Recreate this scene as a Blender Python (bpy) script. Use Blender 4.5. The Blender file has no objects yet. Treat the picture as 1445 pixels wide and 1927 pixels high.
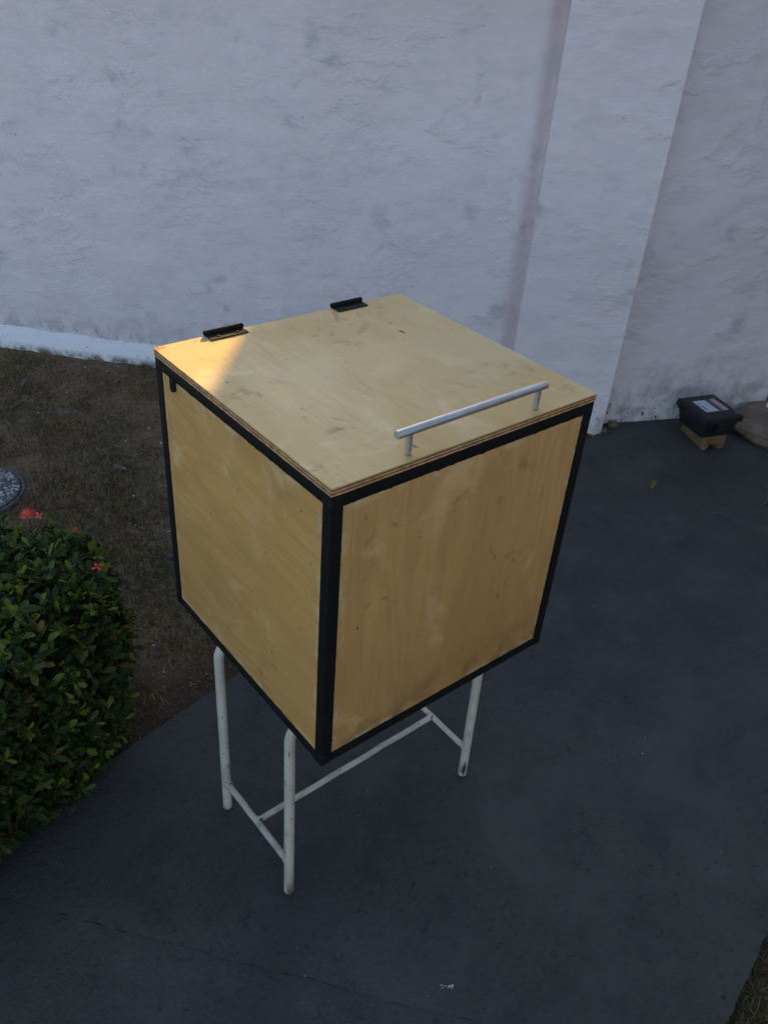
import bpy, bmesh, math, random
from mathutils import Vector, Matrix, noise
random.seed(7)
SC = bpy.context.scene
COL = SC.collection
R = math.radians

# ------------------------------------------------------------------ camera, sky, sun, exposure
cam_d = bpy.data.cameras.new('camera')
cam = bpy.data.objects.new('camera', cam_d); COL.objects.link(cam)
cam.location = (-0.5142, -0.6883, 1.5263)
cam.rotation_euler = (R(55.4617), R(-3.8401), R(-38.4297))
cam_d.sensor_fit = 'VERTICAL'; cam_d.sensor_height = 24.0
cam_d.lens = 24.0 * 1599.47 / 1927.0
cam_d.clip_start = 0.02; cam_d.clip_end = 500
SC.camera = cam

N2 = Vector((0.735, 0.678)).normalized()          # into the boundary wall
T2 = Vector((-N2.y, N2.x))                        # along it, to the left
SUN_EL = R(20.0)
sdir2 = (N2 + 0.08 * T2).normalized()             # towards the sun, in plan
SUN = Vector((sdir2.x * math.cos(SUN_EL), sdir2.y * math.cos(SUN_EL), math.sin(SUN_EL)))

world = bpy.data.worlds.new('World'); SC.world = world; world.use_nodes = True
wn = world.node_tree; wn.nodes.clear()
sky = wn.nodes.new('ShaderNodeTexSky'); sky.sky_type = 'NISHITA'; sky.sun_disc = False
sky.sun_elevation = SUN_EL; sky.sun_rotation = math.atan2(SUN.x, SUN.y)
sky.air_density = 1.0; sky.dust_density = 1.5; sky.ozone_density = 1.0
bg = wn.nodes.new('ShaderNodeBackground'); bg.inputs['Strength'].default_value = 0.10
wo = wn.nodes.new('ShaderNodeOutputWorld')
wn.links.new(sky.outputs[0], bg.inputs[0]); wn.links.new(bg.outputs[0], wo.inputs[0])

sun_d = bpy.data.lights.new('sun', 'SUN'); sun_d.energy = 2.7; sun_d.angle = R(0.53)
sun_d.color = (1.0, 0.58, 0.08)
sun = bpy.data.objects.new('sun', sun_d); COL.objects.link(sun)
sun.rotation_euler = SUN.to_track_quat('Z', 'Y').to_euler()
sun.location = SUN * 20

SC.view_settings.view_transform = 'Standard'; SC.view_settings.look = 'None'
SC.view_settings.gamma = 1.0; SC.view_settings.use_curve_mapping = False
SC.view_settings.exposure = 1.65

# ------------------------------------------------------------------ material helpers
class NT:
    def __init__(s, name):
        s.m = bpy.data.materials.new(name); s.m.use_nodes = True
        s.t = s.m.node_tree; s.n = s.t.nodes; s.b = s.n['Principled BSDF']
    def new(s, typ, **kw):
        d = s.n.new(typ)
        for k, v in kw.items(): setattr(d, k, v)
        return d
    def put(s, sock, v):
        if isinstance(v, bpy.types.NodeSocket): s.t.links.new(v, sock)
        else: sock.default_value = v
    def obj(s): return s.new('ShaderNodeTexCoord').outputs['Object']
    def map(s, vec, scale=(1, 1, 1), rot=(0, 0, 0), loc=(0, 0, 0)):
        d = s.new('ShaderNodeMapping'); s.put(d.inputs[0], vec)
        d.inputs[1].default_value = loc; d.inputs[2].default_value = rot; d.inputs[3].default_value = scale
        return d.outputs[0]
    def noise(s, vec, scale, detail=4, rough=.55, dist=0, typ='FBM', out='Fac'):
        d = s.new('ShaderNodeTexNoise'); d.noise_type = typ
        s.put(d.inputs['Vector'], vec); d.inputs['Scale'].default_value = scale
        d.inputs['Detail'].default_value = detail; d.inputs['Roughness'].default_value = rough
        d.inputs['Distortion'].default_value = dist
        return d.outputs[out]
    def vor(s, vec, scale, feature='F1', out='Distance', rnd=1):
        d = s.new('ShaderNodeTexVoronoi', feature=feature); s.put(d.inputs['Vector'], vec)
        d.inputs['Scale'].default_value = scale; d.inputs['Randomness'].default_value = rnd
        return d.outputs[out]
    def math(s, op, a, b=0.0, c=0.0, clamp=False):
        d = s.new('ShaderNodeMath', operation=op); d.use_clamp = clamp
        s.put(d.inputs[0], a); s.put(d.inputs[1], b)
        if len(d.inputs) > 2: s.put(d.inputs[2], c)
        return d.outputs[0]
    def step(s, v, lo, hi, a=0.0, b=1.0):
        d = s.new('ShaderNodeMapRange', interpolation_type='SMOOTHSTEP')
        s.put(d.inputs[0], v); d.inputs[1].default_value = lo; d.inputs[2].default_value = hi
        d.inputs[3].default_value = a; d.inputs[4].default_value = b
        return d.outputs[0]
    def mix(s, f, a, b, mode='MIX'):
        d = s.new('ShaderNodeMix', data_type='RGBA', blend_type=mode)
        s.put(d.inputs[0], f)
        for sock, v in ((d.inputs[6], a), (d.inputs[7], b)):
            if isinstance(v, tuple) and len(v) == 3: v = (*v, 1)
            s.put(sock, v)
        return d.outputs[2]
    def ramp(s, f, stops):
        d = s.new('ShaderNodeValToRGB'); s.put(d.inputs[0], f); e = d.color_ramp.elements
        while len(e) > 1: e.remove(e[-1])
        e[0].position, e[0].color = stops[0][0], (*stops[0][1], 1)
        for p, c in stops[1:]:
            k = e.new(p); k.color = (*c, 1)
        return d.outputs[0]
    def sep(s, vec):
        d = s.new('ShaderNodeSeparateXYZ'); s.put(d.inputs[0], vec); return d.outputs
    def bump(s, h, strength=.3, dist=.01, normal=None):
        d = s.new('ShaderNodeBump'); d.inputs['Strength'].default_value = strength
        d.inputs['Distance'].default_value = dist; s.put(d.inputs['Height'], h)
        if normal is not None: s.put(d.inputs['Normal'], normal)
        return d.outputs[0]
    def done(s, col=None, rough=None, normal=None, metal=None, spec=None):
        if col is not None: s.put(s.b.inputs['Base Color'], (*col, 1) if isinstance(col, tuple) else col)
        if rough is not None: s.put(s.b.inputs['Roughness'], rough)
        if normal is not None: s.put(s.b.inputs['Normal'], normal)
        if metal is not None: s.put(s.b.inputs['Metallic'], metal)
        if spec is not None: s.put(s.b.inputs['Specular IOR Level'], spec)
        return s.m

def plain(name, col, rough=.6, metal=0, spec=.5, var=.15, scale=60):
    q = NT(name); o = q.obj()
    f = q.noise(o, scale, 3)
    c = q.mix(q.step(f, .3, .7), tuple(x * (1 - var) for x in col), tuple(min(1, x * (1 + var)) for x in col))
    return q.done(c, rough, q.bump(f, .15, .002), metal, spec)

M = {}
def mat_wall(name, base, grime_h, warm):
    q = NT(name); o = q.obj(); x, y, z = q.sep(o)
    st = q.map(o, (1, 1, 1.7), (0, R(12), 0))
    broad = q.noise(o, 1.7, 4, .6)
    mid = q.noise(q.map(o, (1, 1, 1.5)), 7, 6, .65, .3)
    col = q.mix(q.step(broad, .35, .68), base, tuple(a * b for a, b in zip(base, warm)))
    col = q.mix(q.step(mid, .42, .72, 0, .32), col, (.58, .55, .57))
    # sparse dark scuffs
    sc1 = q.noise(q.map(o, (1, 1, 1.3), (0, 0, 0), (3, 1, 7)), 9, 6, .62, .3)
    where = q.step(q.noise(o, 3.1, 3), .46, .64)
    col = q.mix(q.math('MULTIPLY', q.step(sc1, .50, .72, 0, .75), where), col, (.40, .39, .42))
    pts = q.vor(q.map(o, (1, 1, 1), (0, 0, 0), (.3, .2, .7)), 17, 'F1')
    sparse = q.step(q.noise(o, 6.3, 2), .52, .6)
    col = q.mix(q.math('MULTIPLY', q.step(pts, .03, .06, .7, 0), sparse), col, (.14, .13, .14))
    # grime rising from the ground
    gn = q.noise(q.map(o, (1, 1, .8)), 13, 6, .7, .5)
    g = q.math('MULTIPLY', q.step(z, 0.0, grime_h, 1, 0), q.step(gn, .38, .68), clamp=True)
    col = q.mix(q.math('MULTIPLY', g, .8), col, (.27, .24, .22))
    spot = q.math('MULTIPLY', q.step(z, .0, .16, 1, 0), q.step(q.noise(o, 46, 3, .6), .60, .66))
    col = q.mix(spot, col, (.06, .055, .05))
    # plaster relief: trowel lumps, paint flakes with crisp rims, grain
    r1 = q.noise(q.map(o, (1, 1, 1.5), (0, R(20), 0)), 6.0, 7, .58, .15)
    msk = q.step(q.noise(o, 3.7, 3, .5), .42, .62)
    fl = q.step(q.noise(q.map(o, (1, 1, 1.7), (0, R(-24), 0)), 7.0, 6, .55, .2), .50, .60)
    fl2 = q.step(q.noise(q.map(o, (1, 1, 1.6), (0, R(-30), 0), (5, 2, 1)), 15.0, 4, .55, .2), .52, .62)
    fine = q.noise(o, 120, 5, .62)
    h = q.math('ADD', q.math('MULTIPLY', r1, .85), q.math('MULTIPLY', q.math('MULTIPLY', fl, msk), .16))
    h = q.math('ADD', h, q.math('MULTIPLY', q.math('MULTIPLY', fl2, msk), .09))
    h = q.math('ADD', h, q.math('MULTIPLY', fine, .06))
    return q.done(col, .88, q.bump(h, .62, .022), spec=.25)
M['wall'] = mat_wall('white_painted_plaster', (.83, .725, .745), .22, (.97, .95, .94))
M['wall_side'] = mat_wall('greyed_painted_plaster', (.79, .705, .715), .34, (.96, .93, .92))

q = NT('fresh_white_base_paint'); o = q.obj(); z = q.sep(o)[2]
n = q.noise(o, 16, 6, .65)
c = q.mix(q.step(n, .55, .72, 0, .6), (.86, .80, .80), (.56, .52, .51))
sp = q.step(q.noise(q.map(o, (1, 1, 1.4)), 38, 4, .65), .62, .68)
c = q.mix(q.math('MULTIPLY', sp, q.step(q.noise(o, 5, 2), .45, .6)), c, (.09, .08, .075))
low = q.math('MULTIPLY', q.step(z, .0, .03, 1, 0), q.step(n, .36, .56))
c = q.mix(low, c, (.20, .175, .15))
M['base'] = q.done(c, .85, q.bump(q.noise(o, 30, 6, .65, .4), .5, .01), spec=.25)

q = NT('dark_blue_grey_floor_paint'); o = q.obj()
b1 = q.noise(o, 2.3, 5, .6, .3); b2 = q.noise(q.map(o, (1, 1, 1), (0, 0, 0), (4, 2, 0)), 7, 6, .68, .4)
c = q.mix(q.step(b1, .34, .66), (.053, .0510, .0450), (.069, .0655, .0560))
c = q.mix(q.step(b2, .50, .72, 0, .55), c, (.030, .030, .033))
dk = q.step(q.noise(q.map(o, (1.0, 1.6, 1), (0, 0, R(25))), 60, 5, .68, .6), .57, .68)
c = q.mix(q.math('MULTIPLY', dk, q.step(q.noise(o, 4.2, 3), .30, .56)), c, (.010, .014, .017))
fine = q.noise(o, 85, 4, .7); c = q.mix(q.step(fine, .35, .7, 0, .45), c, (.030, .030, .033))
patch = q.step(q.noise(q.map(o, loc=(8, 3, 1)), 14, 5, .62, .3), .55, .70, 0, .35); c = q.mix(patch, c, (.082, .076, .068))
pur = q.step(q.noise(q.map(o, loc=(3, 7, 2)), 3.0, 4, .6, .3), .48, .66, 0, .5); c = q.mix(pur, c, (.056, .050, .052))
dust = q.step(q.noise(o, 3.3, 4, .62, .2), .48, .70, 0, .45)
c = q.mix(dust, c, (.100, .091, .080))
stn = q.step(q.noise(q.map(o, loc=(6, 1, 9)), 26, 5, .7, .5), .60, .70, 0, .6); c = q.mix(q.math('MULTIPLY', stn, q.step(q.noise(q.map(o, loc=(2, 9, 4)), 5, 2), .45, .62)), c, (.016, .015, .017))
wp = q.step(q.vor(o, 42), .025, .04, .7, 0)
c = q.mix(q.math('MULTIPLY', wp, q.step(q.noise(o, 9, 1), .60, .66)), c, (.42, .42, .44))
h = q.math('ADD', q.noise(o, 110, 6, .6), q.math('MULTIPLY', b2, 1.2))
M['path'] = q.done(c, q.step(b2, .3, .7, .62, .82), q.bump(h, .5, .007), spec=.3)

q = NT('dry_brown_soil'); o = q.obj()
a = q.noise(o, 9, 6, .65); b = q.noise(o, 60, 5, .7)
c = q.ramp(a, [(.3, (.17, .108, .066)), (.5, (.24, .155, .094)), (.7, (.18, .145, .072))])
c = q.mix(q.step(b, .35, .7, 0, .7), c, (.06, .045, .032))
bare = q.step(q.noise(o, 2.6, 4, .6, .4), .58, .68, 0, .55)
c = q.mix(bare, c, (.22, .20, .175))
xs_, ys_, zs_ = q.sep(o); ed = q.math('SUBTRACT', q.math('SUBTRACT', ys_, q.math('MULTIPLY', xs_, .185)), .598)
ed = q.math('ADD', ed, q.math('MULTIPLY', q.noise(o, 7, 4, .6), .30))
c = q.mix(q.step(ed, .20, .42, .75, 0), c, (.055, .036, .025))        # darker ragged band of soil along the path
M['soil'] = q.done(c, .95, q.bump(q.math('ADD', a, q.math('MULTIPLY', b, .5)), .8, .02), spec=.15)

def ply(name, grain, light, mid, stain, A=None, bounds=None, ax=(0, 1), grime=None, gk=.34, lid=False, fk_=.24):
    """grain: axis index along which the figure runs"""
    q = NT(name); o = q.obj(); xyz = q.sep(o)
    s = [26, 26, 26]; s[grain] = 1.5
    g = q.noise(q.map(o, tuple(s)), 5.0, 7, .62, .25)
    s2 = [7, 7, 7]; s2[grain] = 1.3
    fig = q.noise(q.map(o, tuple(s2), loc=(1.3, .7, .2)), 1.0, 5, .55, 1.4)
    blot = q.noise(o, 5.0, 4, .55, .2)
    c = q.mix(q.step(fig, .34, .66), light, mid)
    c = q.mix(q.step(g, .42, .74, 0, gk), c, tuple(v * .66 for v in mid))
    c = q.mix(q.step(blot, .52, .74, 0, .55), c, stain)
    s4 = [5.5, 5.5, 5.5]; s4[grain] = .9
    ring = q.math('PINGPONG', q.math('MULTIPLY', q.noise(q.map(o, tuple(s4), loc=(.4, 3.1, 1.7)), 1.0, 3, .5, .35), 17.0), .5)
    c = q.mix(q.math('MULTIPLY', q.step(ring, .06, .44, fk_, 0), q.step(q.noise(q.map(o, loc=(1, 2, 3)), 4.0, 2), .36, .62, .25, 1)), c, tuple(v * .58 for v in mid))
    lowb = q.noise(q.map(o, (1, 1, 1), loc=(2, 6, 9)), 2.6, 3, .5, .3)
    c = q.mix(q.step(lowb, .36, .66, 0, .40), c, tuple(v * k for v, k in zip(mid, (.80, .78, .80))))
    smg = q.math('MULTIPLY', q.step(q.noise(q.map(o, (1, 1, 1), loc=(9, 1, 4)), 21, 5, .66, .5), .56, .68), q.step(q.noise(q.map(o, loc=(5, 5, 1)), 5.2, 2), .50, .62))
    c = q.mix(q.math('MULTIPLY', smg, .55), c, (.17, .115, .055))
    pale = q.step(q.noise(q.map(o, (1, 1, 1), loc=(4, 8, 2)), 6.0, 4, .6, .5), .54, .68, 0, .65)
    c = q.mix(pale, c, (min(1, light[0] * 1.08 + .03), light[1] * 1.14 + .04, light[2] * 1.25 + .06))
    s3 = [150, 150, 150]; s3[grain] = 24
    fk = q.step(q.noise(q.map(o, tuple(s3)), 1.0, 4, .6), .68, .74)
    c = q.mix(q.math('MULTIPLY', fk, q.step(q.noise(o, 8, 2), .46, .60)), c, (.10, .065, .035))
    nick = q.step(q.vor(q.map(o, tuple(20 if i != grain else 9 for i in range(3))), 1.0), .045, .085, .9, 0)
    c = q.mix(q.math('MULTIPLY', nick, q.step(q.noise(o, 11, 1), .54, .60)), c, (.07, .04, .025))
    if grime:      # (axis, from, to) soiled band with a ragged rim
        zz = xyz[grime[0]]
        gr = q.math('MULTIPLY', q.step(zz, grime[1], grime[2], 1, 0), q.step(q.noise(o, 22, 5, .65, .5), .40, .66))
        c = q.mix(q.math('MULTIPLY', gr, .65), c, (.20, .12, .055))
    if lid:        # scraped patches where the sealer is gone, grey water marks
        scr = q.math('MULTIPLY', q.step(q.noise(q.map(o, (1.0, .8, 1), (0, 0, R(14)), (2, 5, 1)), 34, 6, .7, .3), .52, .62), q.step(q.noise(q.map(o, loc=(7, 3, 0)), 7.5, 3, .5), .57, .66))
        c = q.mix(q.math('MULTIPLY', scr, .55), c, (.36, .20, .085))
        wm = q.step(q.noise(q.map(o, (1, 1, 1), loc=(1, 9, 0)), 3.4, 4, .6, .6), .46, .66, 0, .55)
        c = q.mix(wm, c, (.67, .50, .27))
        gs = q.math('MULTIPLY', q.step(q.noise(q.map(o, (26, 4, 1), loc=(3, 1, 0)), 1.0, 5, .65, .4), .55, .72), q.step(q.noise(q.map(o, loc=(2, 2, 5)), 4.5, 3), .45, .65))
        c = q.mix(q.math('MULTIPLY', gs, .45), c, (.30, .25, .16))
    if bounds:     # black frame paint bled onto the panel's rim
        lo0, hi0, lo1, hi1 = bounds
        d = q.math('MINIMUM', q.math('MINIMUM', q.math('SUBTRACT', xyz[ax[0]], lo0), q.math('SUBTRACT', hi0, xyz[ax[0]])),
                   q.math('MINIMUM', q.math('SUBTRACT', xyz[ax[1]], lo1), q.math('SUBTRACT', hi1, xyz[ax[1]])))
        wob = q.math('MULTIPLY', q.step(q.noise(o, 55, 5, .7), .46, .74), .0032)
        sm = q.math('SUBTRACT', wob, d)
        c = q.mix(q.step(sm, -.0004, .0006), c, (.012, .012, .013))
        rub = q.math('MULTIPLY', q.step(d, .003, .016, 1, 0), q.step(q.noise(o, 26, 5, .65), .46, .62))
        c2 = q.mix(q.math('MULTIPLY', rub, .7), c, (.62, .46, .26))
        c = q.mix(q.step(sm, -.0012, -.0002), c2, c)
    if A:          # torn veneer at a corner
        dv = q.new('ShaderNodeVectorMath', operation='DISTANCE'); q.put(dv.inputs[0], o); dv.inputs[1].default_value = A
        rr = q.math('ADD', dv.outputs['Value'], q.math('MULTIPLY', q.noise(o, 70, 4, .6), .045))
        c = q.mix(q.step(rr, .036, .040, .85, 0), c, (.42, .15, .035))
    h = q.math('ADD', g, q.math('MULTIPLY', fk, -1.0))
    return q.done(c, q.step(blot, .3, .7, .58, .74), q.bump(h, .25, .0015), spec=.35)

Wb, Db, Hb, Z0 = 0.4922, 0.4744, 0.5, 0.4523       # the box and the height of its underside
BW = .019                                            # bar width
LT = 0.5138                                          # top of lid above the underside
M['ply_lid'] = ply('weathered_plywood_top', 1, (.68, .465, .215), (.60, .40, .168), (.56, .345, .130), A=(0.0, Db, LT), gk=.24, lid=True, fk_=.14)
bnd = (BW, Db - BW, BW, Hb - BW)
M['ply_left'] = ply('varnished_plywood_left', 1, (.63, .355, .116), (.55, .302, .094), (.48, .25, .074), bounds=bnd, ax=(1, 2))
bnd = (BW, Wb - BW, BW, Hb - BW)
M['ply_front'] = ply('varnished_plywood_front', 2, (.68, .375, .132), (.60, .318, .106), (.50, .25, .078), bounds=bnd, ax=(0, 2), grime=(2, .02, .11))
M['ply_core_light'] = plain('plywood_edge_light', (.60, .33, .15), .75, var=.3, scale=90)
M['ply_core_dark'] = plain('plywood_edge_dark', (.12, .045, .018), .8, var=.4, scale=90)

q = NT('black_enamel'); o = q.obj()
n = q.noise(o, 40, 5, .6)
c = q.mix(q.step(n, .6, .75, 0, .6), (.008, .008, .0085), (.015, .0145, .014))
ch = q.step(q.noise(o, 85, 4, .6), .68, .71)
c = q.mix(ch, c, (.07, .052, .038))
M['black'] = q.done(c, q.step(n, .3, .7, .5, .7), q.bump(q.noise(o, 120, 4), .2, .002), spec=.22)
M['hinge'] = plain('dark_steel_hinge', (.012, .012, .013), .75, 0, spec=.12, var=.3)

q = NT('brushed_aluminium'); o = q.obj()
n = q.noise(q.map(o, (6, 90, 90)), 6, 5, .6)
c = q.mix(q.step(n, .35, .7), (.46, .455, .45), (.62, .615, .61))
c = q.mix(q.step(q.noise(o, 120, 3), .68, .73, 0, .7), c, (.2, .19, .18))
M['alu'] = q.done(c, q.step(n, .3, .7, .42, .6), q.bump(n, .15, .001), metal=.9)

q = NT('chipped_white_enamel'); o = q.obj()
n = q.noise(o, 34, 6, .68, .3)
c = q.mix(q.step(q.noise(o, 12, 4), .4, .7), (.60, .52, .435), (.46, .395, .325))
c = q.mix(q.step(n, .54, .70, 0, .7), c, (.30, .24, .17))
chip = q.step(q.noise(q.map(o, (1, 1, .45)), 70, 5, .65), .63, .66)
c = q.mix(chip, c, (.075, .05, .035))
z = q.sep(o)[2]
foot = q.math('MULTIPLY', q.step(z, .0, .055, 1, 0), q.step(q.noise(q.map(o, (1, 1, .4)), 60, 4), .50, .56))
c = q.mix(foot, c, (.11, .085, .07))
M['enamel'] = q.done(c, .5, q.bump(n, .3, .002), spec=.4)
M['bare'] = plain('bare_rusted_steel', (.07, .062, .06), .7, .2, var=.4)

def leafmat(name, col, rough=.5, tr=.25):
    q = NT(name); o = q.obj()
    n = q.noise(o, 22, 3)
    c = q.mix(q.step(n, .3, .7), tuple(v * .72 for v in col), tuple(v * 1.2 for v in col))
    q.b.inputs['Transmission Weight'].default_value = 0
    m = q.done(c, rough, None, spec=.22)
    t = q.new('ShaderNodeBsdfTranslucent'); q.put(t.inputs[0], c)
    mx = q.new('ShaderNodeMixShader'); mx.inputs[0].default_value = tr
    out = q.n['Material Output']
    q.t.links.new(q.b.outputs[0], mx.inputs[1]); q.t.links.new(t.outputs[0], mx.inputs[2]); q.t.links.new(mx.outputs[0], out.inputs[0])
    return m
LEAVES = [leafmat('leaf_deep_green', (.030, .050, .012)), leafmat('leaf_green', (.052, .086, .014)),
          leafmat('leaf_young_green', (.145, .185, .024)), leafmat('leaf_yellowing', (.20, .13, .03)),
          leafmat('leaf_bronze', (.10, .055, .022))]
M['petal'] = leafmat('coral_petal', (.66, .085, .055), .55, .2)
M['petal2'] = leafmat('pale_coral_petal', (.72, .19, .11), .55, .2)
M['twig'] = plain('brown_twig', (.06, .045, .032), .9, var=.3)
GRASS = [leafmat('grass_olive', (.15, .125, .048), .7), leafmat('grass_straw', (.36, .27, .15), .75),
         leafmat('grass_brown', (.23, .132, .066), .8), leafmat('grass_green', (.072, .105, .036), .65)]
M['dead'] = leafmat('dead_leaf_ochre', (.27, .18, .05), .7)
M['dead2'] = leafmat('dead_leaf_grey', (.20, .17, .13), .75)

# ------------------------------------------------------------------ mesh helpers
class MB:
    def __init__(s): s.v = []; s.f = []; s.mi = []
    def add(s, verts, faces, mi=0):
        b = len(s.v); s.v += [tuple(p) for p in verts]
        s.f += [tuple(b + i for i in f) for f in faces]; s.mi += [mi] * len(faces)
    def box(s, x0, x1, y0, y1, z0, z1, mi=0):
        s.add([(x0, y0, z0), (x1, y0, z0), (x1, y1, z0), (x0, y1, z0), (x0, y0, z1), (x1, y0, z1), (x1, y1, z1), (x0, y1, z1)],
              [(0, 3, 2, 1), (4, 5, 6, 7), (0, 1, 5, 4), (1, 2, 6, 5), (2, 3, 7, 6), (3, 0, 4, 7)], mi)
    def tube(s, pts, r, seg=14, caps=True, mi=0):
        pts = [Vector(p) for p in pts]; rs = r if isinstance(r, (list, tuple)) else [r] * len(pts)
        rings = []; up = None
        for i, p in enumerate(pts):
            d = (pts[min(i + 1, len(pts) - 1)] - pts[max(i - 1, 0)]).normalized()
            if up is None: up = d.orthogonal().normalized()
            up = (up - d * up.dot(d)).normalized(); w = d.cross(up)
            rings.append([p + (up * math.cos(2 * math.pi * k / seg) + w * math.sin(2 * math.pi * k / seg)) * rs[i] for k in range(seg)])
        V = [p for ring in rings for p in ring]; F = []
        for i in range(len(pts) - 1):
            for k in range(seg):
                a, b = i * seg + k, i * seg + (k + 1) % seg
                F.append((a, b, b + seg, a + seg))
        if caps:
            F.append(tuple(reversed(range(seg)))); n0 = (len(pts) - 1) * seg; F.append(tuple(range(n0, n0 + seg)))
        s.add(V, F, mi)
    def build(s, name, mats, parent=None, smooth=False, bevel=0, angle=None):
        me = bpy.data.meshes.new(name); me.from_pydata(s.v, [], s.f); me.update()
        for m in (mats if isinstance(mats, list) else [mats]): me.materials.append(m)
        me.polygons.foreach_set('material_index', s.mi)
        if bevel:
            bm = bmesh.new(); bm.from_mesh(me)
            bmesh.ops.bevel(bm, geom=bm.edges[:], offset=bevel, segments=2, profile=.6, affect='EDGES', clamp_overlap=True)
            bm.to_mesh(me); bm.free()
        if smooth: me.polygons.foreach_set('use_smooth', [True] * len(me.polygons))
        if angle is not None: me.set_sharp_from_angle(angle=angle)
        o = bpy.data.objects.new(name, me); COL.objects.link(o)
        if parent: o.parent = parent
        return o

def tag(o, label=None, cat=None, group=None, kind=None):
    if label: o['label'] = label
    if cat: o['category'] = cat
    if group: o['group'] = group
    if kind: o['kind'] = kind
    return o
def empty(name, loc=(0, 0, 0), rz=0.0):
    o = bpy.data.objects.new(name, None); COL.objects.link(o); o.location = loc; o.rotation_euler = (0, 0, rz)
    o.empty_display_size = .05
    return o
def fbm(x, y, z=0, oct=4): return noise.fractal(Vector((x, y, z)), 1.0, 2.0, oct)
def wallpt(t, n, z=0): return Vector((T2.x * t + N2.x * n, T2.y * t + N2.y * n, z))

# ------------------------------------------------------------------ ground, path, lawn
def back_edge(x): return .598 + .185 * x + .0025 * fbm(x * 5, .3) + .003 * fbm(x * 22, 3.1)
def front_edge(x): return -.655 + .195 * x + .010 * fbm(x * 4, 9.3) + .004 * fbm(x * 25, 5.1)
mb = MB(); mb.box(-60, 60, -60, 60, -.6, -.09)
tag(mb.build('ground', M['soil']), kind='structure')

# lawn soil: an uneven sheet under grass, a little below the path
mb = MB(); nx, ny = 130, 130; x0, x1, y0, y1 = -3.2, 3.2, -.2, 4.4
for j in range(ny + 1):
    for i in range(nx + 1):
        x = x0 + (x1 - x0) * i / nx; y = y0 + (y1 - y0) * j / ny
        nn = x * N2.x + y * N2.y
        z = -.022 + .008 * fbm(x * 3, y * 3) + .004 * fbm(x * 14, y * 14, 2) + .018 * max(0, min(1, (nn - 1.95) / .25))
        mb.v.append((x, y, z))
for j in range(ny):
    for i in range(nx):
        a = j * (nx + 1) + i; mb.f.append((a, a + 1, a + nx + 2, a + nx + 1)); mb.mi.append(0)
tag(mb.build('lawn', M['soil'], smooth=True), kind='structure')
mb = MB(); nx, ny = 60, 30; x0, x1, y0, y1 = -2.5, 4.5, -4.5, 0.3
for j in range(ny + 1):
    for i in range(nx + 1):
        x = x0 + (x1 - x0) * i / nx; y = y0 + (y1 - y0) * j / ny
        mb.v.append((x, y, -.024 + .008 * fbm(x * 3, y * 3)))
for j in range(ny):
    for i in range(nx):
        a = j * (nx + 1) + i; mb.f.append((a, a + 1, a + nx + 2, a + nx + 1)); mb.mi.append(0)
tag(mb.build('lawn_strip', M['soil'], smooth=True), kind='structure')

# the path: two concrete pours meeting in a ragged cold joint
J0 = Vector((-.438, .39)); JD = (Vector((.128, -.304)) - J0).normalized(); JN = Vector((JD.y, -JD.x))   # JN points to the camera side
if JN.dot(Vector((-1, -1))) < 0: JN = -JN
def joint(s): return .007 * fbm(s * 4, 2.2) + .003 * fbm(s * 27, 7.7) + .001 * fbm(s * 90, 1.7)
def pathz(x, y): return .0025 * fbm(x * 2.2, y * 2.2, 4) + .0010 * fbm(x * 11, y * 11, 1)
def slab(name, side):
    mb = MB(); gx, gy = 200, 60
    P = {}
    for i in range(gx + 1):
        if side > 0:      # far pour
            x = -.9 + 4.6 * i / gx
        else:
            x = -2.6 + 3.2 * i / gx
        for j in range(gy + 1):
            f = j / gy
            y = front_edge(x) * (1 - f) + back_edge(x) * f
            P[i, j] = Vector((x, y))
    V = []; idx = {}
    for k, p in P.items():
        d = (p - J0).dot(JN); s = (p - J0).dot(JD); w = joint(s)
        gap = .00025
        if side > 0:
            lim = w - gap
            if d > lim: p = p - JN * (d - lim)
        else:
            lim = w + gap
            if d < lim: p = p + JN * (lim - d)
        dd = abs((p - J0).dot(JN) - w)
        z = pathz(p.x, p.y) - (.0005 if side < 0 else 0) - (.0005 + .0006 * max(0, fbm(s * 7, 4.4))) * math.exp(-dd / .007)
        idx[k] = len(V); V.append((p.x, p.y, z))
    F = []
    for i in range(gx):
        for j in range(gy):
            q4 = [idx[i, j], idx[i + 1, j], idx[i + 1, j + 1], idx[i, j + 1]]
            a = sum((Vector(V[q4[k]][:2]).x * Vector(V[q4[(k + 1) % 4]][:2]).y - Vector(V[q4[(k + 1) % 4]][:2]).x * Vector(V[q4[k]][:2]).y) for k in range(4)) / 2
            if a > 1e-9: F.append(tuple(q4))
    # drop a skirt from the free rims
    from collections import Counter
    ec = Counter()
    for f in F:
        for k in range(4): ec[(f[k], f[(k + 1) % 4])] += 1
    for (a, b) in list(ec):
        if (b, a) not in ec:
            n0 = len(V); V += [(V[a][0], V[a][1], -.085), (V[b][0], V[b][1], -.085)]
            F.append((b, a, n0, n0 + 1))
    mb.add(V, F)
    o = mb.build(name, M['path'], smooth=True, angle=R(50)); return tag(o, kind='structure')
slab('path', 1); slab('path', -1)

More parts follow.
